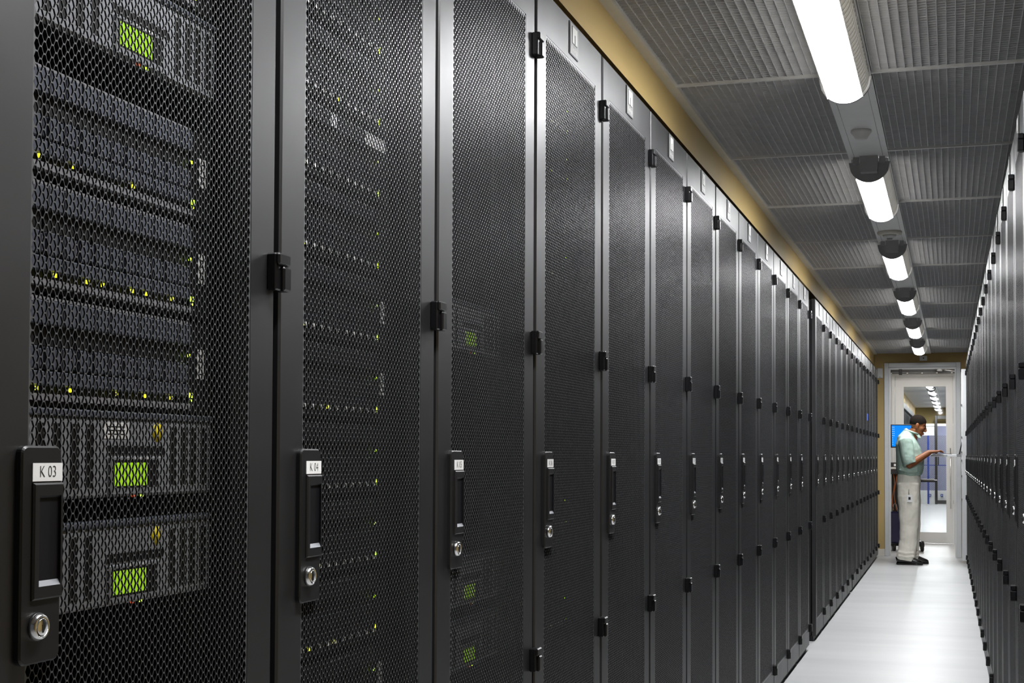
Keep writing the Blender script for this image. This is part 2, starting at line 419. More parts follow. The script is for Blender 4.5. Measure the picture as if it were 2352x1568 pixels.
def plate_mesh():
    b = MB(); o = rrect(.087, .192, 1.644, 1.990, .014); i_ = rrect(.090, .189, 1.647, 1.987, .012); n = len(o)
    vs = [(0, *q) for q in o] + [(.009, *q) for q in o] + [(.012, *q) for q in i_]
    F = [tuple(range(2 * n, 3 * n))] + [(k, (k + 1) % n, n + (k + 1) % n, n + k) for k in range(n)] + [(n + k, n + (k + 1) % n, 2 * n + (k + 1) % n, 2 * n + k) for k in range(n)]
    return b.add(vs, F, 'plate').mesh('handle')
def grip_mesh():
    b = MB(); y0, y1, z0, z1 = .113, .192, 1.745, 1.931; iy0, iy1, iz0, iz1 = .127, .184, 1.766, 1.911
    x = .017
    O = [(y0, z0), (y1, z0), (y1, z1), (y0, z1)]; I = [(iy0, iz0), (iy1, iz0), (iy1, iz1), (iy0, iz1)]; J = [(iy0, iz0 + .009), (iy1, iz0 + .009), (iy1, iz1 - .004), (iy0, iz1 - .004)]
    vs = [(.011, *q) for q in O] + [(x - .003, *q) for q in O] + [(x, q[0] + (.003 if q[0] == y0 else -.003), q[1] + (.003 if q[1] == z0 else -.003)) for q in O] + [(x, *q) for q in I] + [(.0125, *q) for q in J]
    F = []; R_ = []
    for k in range(4):
        j = (k + 1) % 4
        F += [(k, j, 4 + j, 4 + k), (4 + k, 4 + j, 8 + j, 8 + k), (8 + k, 8 + j, 12 + j, 12 + k)]
    b.add(vs, F, 'plate')
    b.add(vs, [(12 + k, 12 + (k + 1) % 4, 16 + (k + 1) % 4, 16 + k) for k in (1, 2, 3)] + [(16, 17, 18, 19)], 'recess')
    b.add(vs, [(12, 13, 17, 16)], 'silver')  # lower lip coloured bright to stand for the light it catches
    return b.mesh('grip')
def lock_mesh():
    b = MB(); ce = (.012, .129, 1.703)
    b.lathe([(.0225, 0), (.0225, .005), (.0195, .011), (.0175, .0125), (.0165, .0125), (.0150, .0105), (.0150, .0105)], ce, (1, 0, 0), 'chrome', 28)
    b.lathe([(.0138, .0106), (.0138, .0118), (.0128, .0126), (0.0003, .0126)], ce, (1, 0, 0), 'chrome', 24)
    b.box(ce[0] + .0127, ce[0] + .0132, ce[1] - .0018, ce[1] + .0018, ce[2] - .009, ce[2] + .004, 'slot')
    return b.mesh('lock')
TXT_ROT = (PI / 2, 0, PI / 2)      # lettering that faces +x and reads along +y
def card_mesh(s):
    b = MB().box(.0121, .0132, .113, .1915, 1.9335, 1.9627, 'card')
    if s: b.text(s, .0268, (.0136, .1525, 1.9481), TXT_ROT, 'ink', .88)
    return b.mesh('label_card')
def badge_mesh():
    b = MB(); y0, y1, z0, z1 = .437, .567, 3.522, 3.650
    b.box(.0005, .004, y0, y1, z0, z1, 'badge_k'); b.box(.003, .0055, y0 + .006, y1 - .002, z0 + .003, z1 - .004, 'badge')
    b.box(.0055, .0066, y0 + .028, y1 - .026, z0 + .047, z1 - .014, 'badge_k')
    # square mark with an upright slot open at its foot
    a0, a1, c0, c1 = y0 + .030, y1 - .028, z0 + .049, z1 - .016; s0, s1 = a0 + .028, a1 - .028
    b.box(.0066, .0076, a0, s0, c0, c1, 'badge_w').box(.0066, .0076, s1, a1, c0, c1, 'badge_w').box(.0066, .0076, s0, s1, c0 + .036, c1, 'badge_w')
    b.text('NetApp', .030, (.0062, (y0 + y1) / 2 + .002, z0 + .027), TXT_ROT, 'badge_w', .95)
    return b.mesh('badge')

K = dict(door=door_mesh(), panel=panel_mesh(), body=body_mesh(), plinth=plinth_mesh(), hinge=hinge_mesh(), plate=plate_mesh(), grip=grip_mesh(), lock=lock_mesh(), badge=badge_mesh(), card=card_mesh(''))
HZ = (.19, 1.227, 2.330, 3.380)
def cabinet(loc, rotz, label, group, card=None, sy=1.0, door=True, small=False):
    r = thing('server_cabinet', label, 'server cabinet', loc, (0, 0, rotz), group)
    r.scale = (1, sy, 1)
    link('cabinet_body', K['body'], r); link('plinth', K['plinth'], r)
    if door:
        d = link('door', K['door'], r); link('perforated_panel', K['panel'], d)
        for z in HZ: link('hinge', K['hinge'], r, (0, 0, z))
        if not small:
            link('badge', K['badge'], d, label='pale square maker badge')
            h = link('handle', K['plate'], r)
            link('label_card', card or K['card'], h, label='white card tag'); link('grip', K['grip'], h); link('lock', K['lock'], h, label='chrome key lock')
    return r
ORD = 'first second third fourth fifth sixth seventh eighth ninth tenth eleventh twelfth thirteenth fourteenth fifteenth sixteenth seventeenth eighteenth nineteenth twentieth twenty-first twenty-second'.split()
Y1 = 1.907 - .087
for k in range(13):
    t = 'K %02d' % (k + 3)
    look = {0: 'tall black server cabinet with mesh door tagged K 03, nearest the camera on the left',
            1: 'black mesh-door server cabinet tagged K 04, second along the left row',
            2: 'black mesh-door server cabinet tagged K 05, third along the left row',
            3: 'black mesh-door server cabinet tagged K 06, fourth along the left row'}.get(k)
    look = look or ('black mesh-door server cabinet, %s along the left row counting from the K 03 cabinet' % ORD[k])
    if k == 12: look = 'black mesh-door server cabinet, last of the left row before the dark open gap'
    cabinet((LX, Y1 + k, 0), 0, look, 'left row cabinets before the gap', card_mesh(t))
for k in range(14):
    y = 1.907 + (13.63 + .945 * k if k < 6 else 19.42 + .926 * (k - 6))
    look = 'black mesh-door server cabinet, %s beyond the dark open gap in the left row' % ORD[k]
    if k == 13: look = 'black mesh-door server cabinet at the far end of the left row, beside the tan wall'
    cb_ = cabinet((LX, y, 0), 0, look, 'left row cabinets beyond the gap', card_mesh('K %02d' % (k + 16)), sy=.932)
    if k == 10: link('status_light_or_gleam', MB().box(0, .006, .100, .113, 2.585, 2.70, 'gleam').mesh('status_light_or_gleam'), cb_, label='tall blue reflection drawn as a glowing strip')  # added glowing strip, stands in for a blue reflection on the door
RA = .0044
def right_x(y): return .318 - RA * (y - 6.6)
for i in range(21):
    y = 6.876 + i
    look = 'black mesh-door server cabinet, %s along the right row counting from the camera' % ORD[i]
    if i == 0: look = 'black server cabinet cut by the right picture edge, nearest of the right row'
    if i == 20: look = 'last black mesh-door server cabinet of the right row, before the open rack'
    cabinet((right_x(y), y, 0), PI + RA, look, 'right row cabinets')

# ------------------------------------------------------------------ equipment behind the doors
def shelf_parts(cm='lilac', dark=False):
    ch = MB().box(-.95, -.118, .100, .876, .002, .191, 'inner').box(-.118, -.104, .094, .104, .004, .189, 'inner')
    ch.box(-.118, -.106, .796, .880, .004, .189, 'inner').box(-.118, -.103, .105, .800, .010, .022, 'inner' if dark else 'ridge')
    ch.box(-.118, -.106, .105, .795, .186, .191, 'inner' if dark else 'ridge')
    w = .0490
    ca = MB().cham(-.118, -.100, .002, w - .002, .142, .184, cm, .002)
    ca.box(-.118, -.112, .002, w - .002, .106, .142, 'slot')
    ca.cham(-.118, -.101, .002, w * .62, .064, .104, cm, .002).cham(-.118, -.103, w * .70, w - .003, .068, .100, cm, .002)
    ca.cham(-.118, -.101, .002, w - .002, .036, .061, cm, .002)
    ca.box(-.103, -.0995, .004, .010, .180, .186, 'ridge')
    if dark: ca.box(-.103, -.0985, .028, .038, .026, .036, 'card')  # pale chip painted in as a glint of the ridge row
    led = MB().box(-.104, -.1005, w * .5 - .0035, w * .5 + .0035, .027, .034, 'ledy')
    pw = MB().box(-.107, -.1035, .800, .809, .034, .044, 'led').box(-.107, -.1035, .802, .807, .026, .030, 'led')
    p2 = MB().box(-.107, -.1035, .793, .799, .118, .124, 'led')
    tg = MB().box(-.106, -.1045, .828, .856, .075, .136, 'card')
    for k in range(4): tg.box(-.1045, -.1042, .833, .851, .083 + .013 * k, .086 + .013 * k, 'ink')
    return dict(chassis=ch.mesh('chassis'), carrier=ca.mesh('drive_carrier'), led=led.mesh('activity_light'), power=pw.mesh('power_light'), p2=p2.mesh('status_light_or_gleam'), tag=tg.mesh('tag'))
SP = shelf_parts(); SD = shelf_parts('carrier_dark', True)
def shelf(k, z, label, lit=(), tagged=True, group=None, SP=SP):
    if k: SP = SD
    r = thing('disk_shelf', label, 'disk shelf', (LX, Y1 + k, z), None, group)
    ch = link('chassis', SP['chassis'], r)
    for i in range(14):
        c = link('drive_carrier', SP['carrier'], r, (0, .107 + .0492 * i, 0))
        if i in lit: link('activity_light', SP['led'], c)
    link('power_light', SP['power'], r, label='green power light'); link('status_light_or_gleam', SP['p2'], r)
    if tagged: link('tag', SP['tag'], r, label='white printed tag')
    return r
def array_parts():
    b = MB().box(-.95, -.112, .100, .876, .002, .163, 'inner')
    b.cham(-.115, -.098, .095, .880, .004, .150, 'silver', .004); b.cham(-.118, -.094, .095, .880, .151, .164, 'lilac', .003)
    for y in (.135, .185, .235, .285, .335, .385, .435, .725, .765, .805, .845):
        b.box(-.099, -.0972, y - .011, y + .011, .022, .138, 'slot')
    b.box(-.099, -.0968, .490, .690, .083, .100, 'slot')
    for k in range(9): b.box(-.099, -.096, .13 + .085 * k, .138 + .085 * k, .006, .012, 'ridge')
    pn = MB().cham(-.100, -.0915, .494, .672, .006, .080, 'silver', .003).box(-.0925, -.0912, .500, .655, .020, .073, 'slot')
    for k in range(5): pn.box(-.0925, -.0908, .56 + .014 * k, .568 + .014 * k, .0745, .0785, 'card')
    lc = MB().box(-.0915, -.0908, .506, .618, .024, .068, 'lcd')
    dot = MB().lathe([(.0185, 0), (.0185, .0012)], (-.0985, .665, .127), (1, 0, 0), 'yellow', 24)
    lb = MB().box(-.0985, -.097, .477, .561, .113, .144, 'card')
    for k in range(3): lb.box(-.0971, -.0968, .49, .548, .12 + .007 * k, .1225 + .007 * k, 'ink')
    l3 = MB().box(-.098, -.0955, .575, .582, .002, .008, 'ledr').box(-.098, -.0955, .605, .612, .002, .008, 'led')
    return dict(bezel=b.mesh('bezel'), panel=pn.mesh('display_panel'), lcd=lc.mesh('display'), dot=dot.mesh('sticker'), label=lb.mesh('tag'), led=l3.mesh('status_light_or_gleam'))
AP = array_parts()
def array(k, z, label, dot=True, lab=False, group=None):
    r = thing('disk_array', label, 'disk array', (LX, Y1 + k, z), None, group)
    link('bezel', AP['bezel'], r); p = link('display_panel', AP['panel'], r); link('display', AP['lcd'], p, label='lit green display')
    link('status_light_or_gleam', AP['led'], r)
    if dot: link('sticker', AP['dot'], r, label='round yellow sticker')
    if lab: link('tag', AP['label'], r, label='white printed tag')
    return r
G3 = 'equipment behind the K 03 door'
shelf(0, 2.90, 'dark disk shelf cut by the top picture edge behind the K 03 door', (2, 9), group=G3)
array(0, 2.725, 'silver disk array with green display near the top of the K 03 door', dot=False, group=G3)
shelf(0, 2.462, 'grey disk shelf directly under the top silver array behind the K 03 door', (3, 5, 9), group=G3)
shelf(0, 2.260, 'middle one of three grey disk shelves stacked behind the K 03 door', (0, 2, 4, 6, 7, 9, 10, 12), group=G3)
shelf(0, 2.060, 'lowest of three grey disk shelves behind K 03, just above a silver array', (1, 3, 5, 8, 10, 12), group=G3)
array(0, 1.893, 'silver disk array with white tag and yellow sticker beside the K 03 handle top', lab=True, group=G3)
array(0, 1.690, 'lowest silver disk array with yellow sticker beside the K 03 handle grip', group=G3)
for j in range(10):
    z = 1.272 + .1985 * j
    s4 = shelf(1, z, 'dark disk shelf behind the K 04 door, %s from the bottom' % ORD[j], {1: (1, 5, 8), 2: (0, 2, 5, 6), 4: (1, 3, 7), 6: (4,), 8: (3, 8)}.get(j, (4,)), tagged=j in (0, 5, 4), group='disk shelves behind the K 04 door')
    if j == 7:
        for y0, y1 in ((.472, .506), (.690, .830)): link('tag', MB().box(-.0985, -.097, y0, y1, .150, .182, 'card').mesh('tag'), s4, label='white paper tag')
for z, l in ((2.307, 'upper green-display disk array behind the K 05 door, level with the middle hinge'), (1.490, 'middle green-display disk array low behind the K 05 door, under the lock'), (1.288, 'bottom green-display disk array behind the K 05 door')):
    array(2, z, l, dot=False, group='disk arrays behind the K 05 door')
for z, l in ((3.267, 'dark disk shelf highest behind the K 06 door'), (3.068, 'dark disk shelf second from top behind the K 06 door'), (2.665, 'dark disk shelf with green light at mid height behind the K 06 door'),
             (1.672, 'dark disk shelf beside the K 06 lock behind the door'), (1.277, 'lowest dark disk shelf behind the K 06 door')):
    shelf(3, z, l, (9,), tagged=False, group='disk shelves behind the K 06 door')

# ------------------------------------------------------------------ ceiling lamps and detectors
def lamp_parts():
    L = 1.72; W0 = .125; zt = -.035; ZB = .125
    def arc(t, s=1.0):       # t in -1..1 across the section
        x = W0 * t; return x * s, zt - ZB * s * math.sqrt(max(0, 1 - t * t))
    hs = MB().box(-.120, .120, .012, L - .012, -.034, -.006, 'lamp_white').box(-.06, .06, .05, L - .05, -.05, -.033, 'lamp_white')
    ts = .64
    lens = MB(); n = 14; pts = [arc(-ts + 2 * ts * i / n) for i in range(n + 1)]; m = 52; vs = []
    for j in range(m + 1):
        dz = 0.0016 * (j % 2)
        for x, z in pts: vs.append((x, .012 + (L - .024) * j / m, z + dz))
    fs = [(j * (n + 1) + i, j * (n + 1) + i + 1, (j + 1) * (n + 1) + i + 1, (j + 1) * (n + 1) + i) for j in range(m) for i in range(n)]
    lens.add(vs, fs, 'lens', True)
    sides = []; fins = []; nf = 28
    for sg in (-1, 1):
        sd_ = MB(); fn = MB()
        q = [arc(sg * (ts + (1 - ts) * i / 6), .80) for i in range(7)]
        vs = [(x, y, z) for y in (.012, L - .012) for x, z in q]
        sd_.add(vs, [(i, i + 1, 8 + i, 7 + i) for i in range(6)], 'side', True)
        for j in range(nf):
            y = .01 + (L - .06) * j / (nf - 1)
            o = [arc(sg * (ts + (1 - ts) * i / 6), 1.0) for i in range(7)]; q = [arc(sg * (ts + (1 - ts) * i / 6), .81) for i in range(7)]
            vs = []
            for dy in (-.0035, .0035):
                vs += [(x, y + dy + .034, z) for x, z in o] + [(x, y + dy, z) for x, z in q]
            F = []
            for i in range(6):
                F += [(i, i + 1, 8 + i, 7 + i), (14 + i, 15 + i, 22 + i, 21 + i), (i, i + 1, 15 + i, 14 + i), (7 + i, 8 + i, 22 + i, 21 + i)]
            F += [(0, 7, 21, 14), (6, 13, 27, 20)]
            fn.add(vs, F, 'fin')
        sides.append(sd_.mesh('refractor')); fins.append(fn.mesh('louvre_fins'))
    rail = MB()
    for sg in (-1, 1):
        x, z = arc(sg * (ts + .012)); dx, dz_ = sg * .64 * .016, -.77 * .016
        vs = [(x + a_ * sg + k * dx, y, z - .0015 + k * dz_) for y in (.012, L - .012) for a_ in (-.0015, .0015) for k in (-1.75, 1)]
        rail.add(vs, [(0, 1, 5, 4), (2, 6, 7, 3), (1, 3, 7, 5), (0, 4, 6, 2), (0, 2, 3, 1), (4, 5, 7, 6)], 'fin')
    def cap(y, sg):
        b = MB(); n = 20; P = [arc(-1 + 2 * i / n, 1.09) for i in range(n + 1)]
        b.prism(P, 1, y - .010, y + .010, 'cap')
        b.prism([(-.060, 0), (.060, 0), (.055, -.115), (-.055, -.115)], 1, y, y + sg * .085, 'cap')
        for s in (-1, 1): b.box(min(s * .066, s * .105), max(s * .066, s * .105), min(y, y + sg * .05), max(y, y + sg * .05), -.05, 0, 'cap')
        return b.mesh('end_cap')
    return dict(housing=hs.mesh('housing'), lens=lens.mesh('lens'), rail=rail.mesh('lens_rail'), refractor=sides, fins=fins, cap_a=cap(0, -1), cap_b=cap(L, 1))
LP = lamp_parts()
def lamp(y, x, label, group):
    r = thing('ceiling_lamp', label, 'ceiling lamp', (x, y, ZC), None, group)
    link('housing', LP['housing'], r); link('lens', LP['lens'], r, label='glowing white lens'); link('lens_rail', LP['rail'], r); 
    for a_, f_ in zip(LP['refractor'], LP['fins']): link('refractor', a_, r); link('louvre_fins', f_, r)
    link('end_cap', LP['cap_a'], r); link('end_cap', LP['cap_b'], r)
    return r
GL = 'linear lamps along the aisle ceiling'
LL = ['biggest lit linear ceiling lamp, cut by the top picture edge', 'second lit linear ceiling lamp from the camera, just past the small dome sensor', 'third lit linear ceiling lamp, right behind the round smoke detector',
      'fourth lit linear ceiling lamp from the camera along the white channel', 'fifth lit linear ceiling lamp along the white channel, second from the end wall', 'last lit linear ceiling lamp in front of the tan end wall']
LEND = [(7.63, -.533), (11.60, -.533), (15.53, -.537), (19.46, -.546), (23.35, -.558), (27.22, -.582)]
for (ye, x), l in zip(LEND, LL):
    k_ = 1.06 if ye < 8 else 1.0
    lamp(ye - 1.72 * k_, x, l, GL).scale = (1, k_, 1)
lamp(2.10, CX, 'lit linear ceiling lamp overhead, out of the picture above the K 03 cabinet', GL)
d = MB().lathe([(.062, 0), (.064, -.012), (.058, -.020), (.050, -.030), (.036, -.055), (.020, -.060), (.001, -.061)], (0, 0, 0), (0, 0, 1), 'tee', 32)
tag(link('ceiling_sensor', d.mesh('ceiling_sensor'), None, (-.535, 9.02, ZC - .006)), 'small white dome sensor on the ceiling channel between first two lamps', 'sensor')
sd = thing('smoke_detector', 'round cream smoke detector on the ceiling channel before the third lamp', 'smoke detector', (-.537, 13.2, ZC - .006))
link('base', MB().lathe([(.108, 0), (.110, -.012), (.104, -.026), (.07, -.030), (.001, -.030)], (0, 0, 0), (0, 0, 1), 'cream', 36).mesh('base'), sd)
link('chamber', MB().lathe([(.062, -.030), (.055, -.046), (.034, -.058), (.001, -.060)], (0, 0, 0), (0, 0, 1), 'lamp_white', 28).lathe([(.026, -.058), (.024, -.070), (.001, -.071)], (0, 0, 0), (0, 0, 1), 'cap', 20).mesh('chamber'), sd)

# ------------------------------------------------------------------ end wall fittings
sb = thing('wall_sensor', 'small white plastic box on the tan end wall left of the doorway', 'wall box', (-1.38, YW, 3.62))
link('casing', MB().cham(-.055, .055, -.05, 0, -.10, .10, 'white', .012).mesh('casing'), sb); link('light', MB().box(-.008, .008, -.052, -.049, -.085, -.075, 'ink').mesh('light'), sb)
jb = thing('junction_box', 'small white box with centre screw on the wall above the doorway', 'wall box', (-.55, YW, 3.905))
link('casing', MB().cham(-.072, .072, -.045, 0, -.048, .048, 'white', .006).mesh('casing'), jb); link('knockout', MB().lathe([(.012, 0), (.012, .004)], (0, -.045, .0), (0, -1, 0), 'slot', 14).mesh('knockout'), jb)

# ------------------------------------------------------------------ vestibule and glass door
YV = 33.7
IX0, IX1, IZ = -1.335, 0.075, 3.855
struct('wall_vestibule', MB().box(-2.4, IX0, YV, YV + .2, 0, ZC + .3, 'white').box(IX1, 1.4, YV, YV + .2, 0, ZC + .3, 'white').box(IX0, IX1, YV, YV + .2, IZ, ZC + .3, 'white')
       .box(-2.4, -2.25, YW + .2, YV, 0, ZC + .3, 'white').box(1.25, 1.4, YW + .2, YV, 0, ZC + .3, 'white'))
struct('ceiling_vestibule', MB().box(-2.4, 1.4, YW + .2, YV + .2, ZC + .3, ZC + .45, 'white'))
g = MB(); e = .07
for x0, x1, z0, z1 in ((IX0, IX0 + e, 0, IZ), (IX1 - e, IX1, 0, IZ), (IX0 + e, IX1 - e, IZ - e, IZ)): g.cham(x0, x1, YV - .03, YV + .1, z0, z1, 'alu', .006)
dr = struct('door_2', g)
lf = MB(); lx0, lx1, lz0, lz1 = IX0 + e + .004, IX1 - e - .004, .012, IZ - e - .004; gx0, gx1, gz0, gz1 = -1.072, -.150, .255, 3.555
for x0, x1, z0, z1 in ((lx0, gx0, lz0, lz1), (gx1, lx1, lz0, lz1), (gx0, gx1, lz0, gz0), (gx0, gx1, gz1, lz1)): lf.box(x0, x1, YV + .0, YV + .07, z0, z1, 'white')
link('door_leaf', lf.mesh('door_leaf'), dr)
link('glass_pane', MB().box(gx0, gx1, YV + .03, YV + .045, gz0, gz1, 'glass').mesh('glass_pane'), dr)
ph = MB(); ph.tube([(-.056, YV - .07, .80), (-.056, YV - .07, 2.16)], .012, 'chrome', 12)
for z in (.92, 2.04): ph.tube([(-.056, YV - .07, z), (-.056, YV + .0, z)], .009, 'chrome', 8)
link('pull_handle', ph.mesh('pull_handle'), dr, label='tall steel pull bar')
tr = thing('door_track', 'long black sliding track with hangers above the glass door', 'track', (0, YV - .32, 0))
b = MB().box(-1.75, .75, -.04, .04, 3.866, 3.932, 'blackp').box(-1.75, .75, -.05, -.035, 3.832, 3.856, 'blackp')
link('rail', b.mesh('rail'), tr)
for x in (-1.13, ): link('hanger', MB().cham(x - .035, x + .035, -.065, .055, 3.81, 3.955, 'rubber', .006).mesh('hanger'), tr)
for x in (-1.33, -.98, -.66, -.34, -.02): link('roller', MB().cham(x - .018, x + .018, -.06, -.03, 3.836, 3.856, 'chrome', .004).mesh('roller'), tr)
cl = thing('door_closer', 'grey door closer arm under the top right of the doorway frame', 'door closer', (-.28, YV - .6, 3.905))
link('body', MB().cham(-.10, .10, -.05, .05, .01, .06, 'cap', .008).mesh('body'), cl); link('arm', MB().tube([(.05, 0, .0), (.28, .0, -.035), (.5, .1, -.05)], .010, 'chrome', 8).mesh('arm'), cl)
link('pivot', MB().lathe([(.06, -.035), (.06, -.01), (.045, .015)], (0, 0, 0), (0, 0, 1), 'cap', 20).mesh('pivot'), cl)
def area(name, loc, size, power, rot=(0, 0, 0), col=(1, .97, .93)):
    l = bpy.data.lights.new(name, 'AREA'); l.shape = 'RECTANGLE'; l.size, l.size_y = size[0] * U, size[1] * U; l.energy = power; l.color = col
    o = bpy.data.objects.new(name, l); C.objects.link(o); o.location = Vector(loc) * U; o.rotation_euler = rot; return o
area('vestibule_lamp', (-.4, 31.4, ZC + .28), (1.6, 1.6), 22)

# ------------------------------------------------------------------ room beyond the glass
struct('ceiling_far', MB().box(-2.0, 2.0, YV + .2, 66, ZC, ZC + .2, 'tee'))
struct('trim_3', MB().box(CX - CW - .04, CX + CW - .04, YV + .2, 62, ZC - .02, ZC, 'channel'))
struct('wall_far_left', MB().box(-1.72, -1.50, YV + .2, 62, 3.69, ZC, 'tan'))
struct('wall_far', MB().box(-2.0, 2.0, 62.0, 62.2, 3.32, ZC, 'olive'))
struct('wall_far_back', MB().box(-2.0, 2.0, 65.8, 66, 0, ZC, 'bluewall'))
for k, y in enumerate((39.2, 43.2, 47.2, 51.2, 55.2, 59.2)):
    lamp(y, -.605, 'lit lamp seen through the glass door, %s down the far room ceiling' % ORD[k], 'lamps in the far room')
area('far_room_lamp', (0.2, 64, ZC - .02), (1.6, 1.5), 28)
for k in range(13):
    cabinet((-1.46, 45.5 + k, 0), 0, 'dark cabinet in the far room seen through the glass, %s along its row' % ORD[k], 'cabinets in the far room', small=True)
cf = thing('cage_wall', 'chain-link cage wall with blue posts seen through the glass door', 'fence', (0, 61.5, 0))
link('top_beam', MB().box(-1.6, 1.2, -.05, .05, 3.22, 3.32, 'cream').mesh('top_beam'), cf)
link('upper_panel', MB().box(-1.6, -.72, -.02, .02, 2.83, 3.22, 'white').mesh('upper_panel'), cf)
link('base_panel', MB().box(-1.6, -.72, -.02, .02, .0, .56, 'white').box(-.62, 1.2, -.02, .02, .0, .56, 'white').mesh('base_panel'), cf)
for x in (-1.45, -.985): link('post', MB().box(x - .035, x + .035, -.04, .04, 0.0, 2.83, 'blue').mesh('post'), cf)
link('rail', MB().box(-1.6, -.72, -.025, .025, 1.585, 1.615, 'blue').box(-.62, 1.2, -.025, .025, 1.585, 1.615, 'blue').mesh('rail'), cf)
wm = MB()
for x0, x1 in ((-1.6, -.72), (-.62, .4)):
    z0, z1 = .56, 2.83; st = .075; n = int((x1 - x0 + z1 - z0) / st) + 1
    for i in range(n):
        for sg in (1, -1):
            # diagonal wire clipped to the panel
            c = i * st; a = max(0, c - (z1 - z0)); e_ = min(x1 - x0, c)
            if e_ - a < .01: continue
            p, q = (a, c - a), (e_, c - e_)
            if sg < 0: p, q = (x1 - x0 - p[0], p[1]), (x1 - x0 - q[0], q[1])
            wm.tube([(x0 + p[0], sg * .004, z0 + p[1]), (x0 + q[0], sg * .004, z0 + q[1])], .006, 'galv', 4, cap=False, smooth=False)
link('chain_link', wm.mesh('chain_link'), cf)
df = thing('gate_frame', 'dark bronze gate frame standing in the chain-link cage wall', 'gate', (0, 61.35, 0))
link('jamb', MB().cham(-.72, -.62, -.05, .05, 0, 3.65, 'dkframe', .008).mesh('jamb'), df); link('jamb', MB().cham(.25, .35, -.05, .05, 0, 3.65, 'dkframe', .008).mesh('jamb'), df)
link('header', MB().cham(-.62, .25, -.05, .05, 3.50, 3.65, 'dkframe', .008).mesh('header'), df); link('kick_panel', MB().box(-.62, .25, -.03, .03, .02, .16, 'dkframe').mesh('kick_panel'), df)
link('lock_box', MB().cham(-.60, -.56, -.05, .05, 1.62, 1.98, 'dkframe', .006).mesh('lock_box'), df)
for x, l in ((-.92, 'small blue outlet plate on the white base left of the gate frame'), (-.45, 'small blue outlet plate on the white base right of the gate frame')):
    o = thing('outlet', l, 'outlet', (x, 61.46, .36), None, 'outlets on the cage base'); link('plate', MB().box(-.05, .05, -.012, 0, -.05, .05, 'blue').mesh('plate'), o); link('socket', MB().box(-.02, .02, -.016, -.01, -.02, .02, 'card').mesh('socket'), o)

# ------------------------------------------------------------------ open rack with pulled-out console at the end of the right row
yr = 27.90; xr = right_x(27.4)
ork = thing('open_rack', 'open rack with bare pale metal front rails at the end of the right row', 'rack', (xr, yr, 0), (0, 0, PI + RA))
b = MB().box(-1.6, -.02, .0, .012, .05, 3.60, 'inner').box(-1.6, -.02, .97, .982, .05, 3.60, 'inner').box(-1.6, -.02, .012, .97, 3.588, 3.60, 'inner').box(-1.6, -.02, .012, .97, .05, .062, 'inner').box(-1.6, -1.588, .012, .97, .062, 3.588, 'inner')
link('cabinet_body', b.mesh('rack_body'), ork); link('plinth', MB().box(-1.55, -.04, .01, .97, 0, .05, 'inner').mesh('rack_plinth'), ork)
for y0, y1 in ((.02, .075), (.905, .972)): link('front_rail', MB().cham(-.03, .082, y0, y1, .10, 3.55, 'alu', .006).mesh('front_rail'), ork)
for z in (1.2, 1.62, 1.9, 2.05, 2.32, 2.9): link('bracket', MB().cham(.080, .090, .90, .985, z - .02, z + .02, 'chrome', .003).mesh('bracket'), ork)
kv = thing('console_tray', 'thin silver keyboard tray pulled out of the open rack under the hands', 'console', (0, 27.28, FZ + .012))
link('tray', MB().cham(-.392, .20, -.26, .26, -.026, .020, 'alu', .004).box(-.386, -.10, -.2615, -.2595, -.014, .010, 'silver').mesh('tray'), kv)
link('keyboard', MB().box(-.34, -.02, -.2, .2, .020, .028, 'blackp').mesh('keyboard'), kv)
link('slide_rail', MB().cham(.06, .26, -.285, -.262, -.030, .024, 'chrome', .003).mesh('slide_rail'), kv)
sm = MB().add([(.095, -.24, .025), (.150, -.24, .26), (.165, -.24, .26), (.125, -.24, .025), (.095, .24, .025), (.150, .24, .26), (.165, .24, .26), (.125, .24, .025)],
              [(0, 1, 2, 3), (7, 6, 5, 4), (0, 4, 5, 1), (1, 5, 6, 2), (2, 6, 7, 3), (3, 7, 4, 0)], 'blackp')
link('display', sm.mesh('display'), kv, label='tilted black flat display')

# ------------------------------------------------------------------ cart in the vestibule
CYT = 31.0
ct = thing('computer_cart', 'black mobile computer cart with worktop standing in the vestibule behind the man', 'cart', (-.98, CYT, 0))
link('worktop', MB().cham(-.42, .38, -.40, .40, 1.705, 1.745, 'white', .006).box(-.40, .36, -.38, .38, 1.60, 1.705, 'blackp').mesh('worktop'), ct)
link('column', MB().cham(-.02, .30, .06, .22, .20, 1.62, 'blackp', .01).cham(-.38, -.30, .10, .20, .2, 1.6, 'blackp', .01).mesh('column'), ct)
link('back_panel', MB().cham(-.27, .30, .23, .27, .2, 1.6, 'blackp', .006).mesh('back_panel'), ct)
link('keyboard_tray', MB().cham(.10, .665, -.24, .20, 1.44, 1.482, 'blackp', .008).cham(.16, .60, -.18, .12, 1.482, 1.50, 'cap', .004).mesh('keyboard_tray'), ct)
link('base', MB().cham(-.34, .34, -.10, .30, .10, .20, 'blackp', .01).tube([(.0, -.06, .18), (.22, -.16, .20), (.36, -.22, .12)], .03, 'blackp', 10).tube([(-.1, -.06, .18), (-.18, -.16, .19), (-.20, -.22, .12)], .03, 'blackp', 10).mesh('base'), ct)
for x, y in ((-.20, -.24), (.36, -.24), (-.24, .24), (.34, .24)):
    cs = link('caster', MB().lathe([(.030, -.028), (.078, -.022), (.080, 0), (.078, .022), (.030, .028)], (x, y, .08), (1, .25, 0), 'rubber', 20).mesh('caster'), ct)
    link('fork', MB().cham(x - .045, x + .045, y - .03, y + .03, .10, .19, 'rubber', .008).mesh('fork'), cs)
mo = thing('monitor', 'flat monitor showing a bright blue desktop above the cart', 'monitor', (-1.03, CYT - .02, 2.172), (math.radians(-4), 0, math.radians(16)))
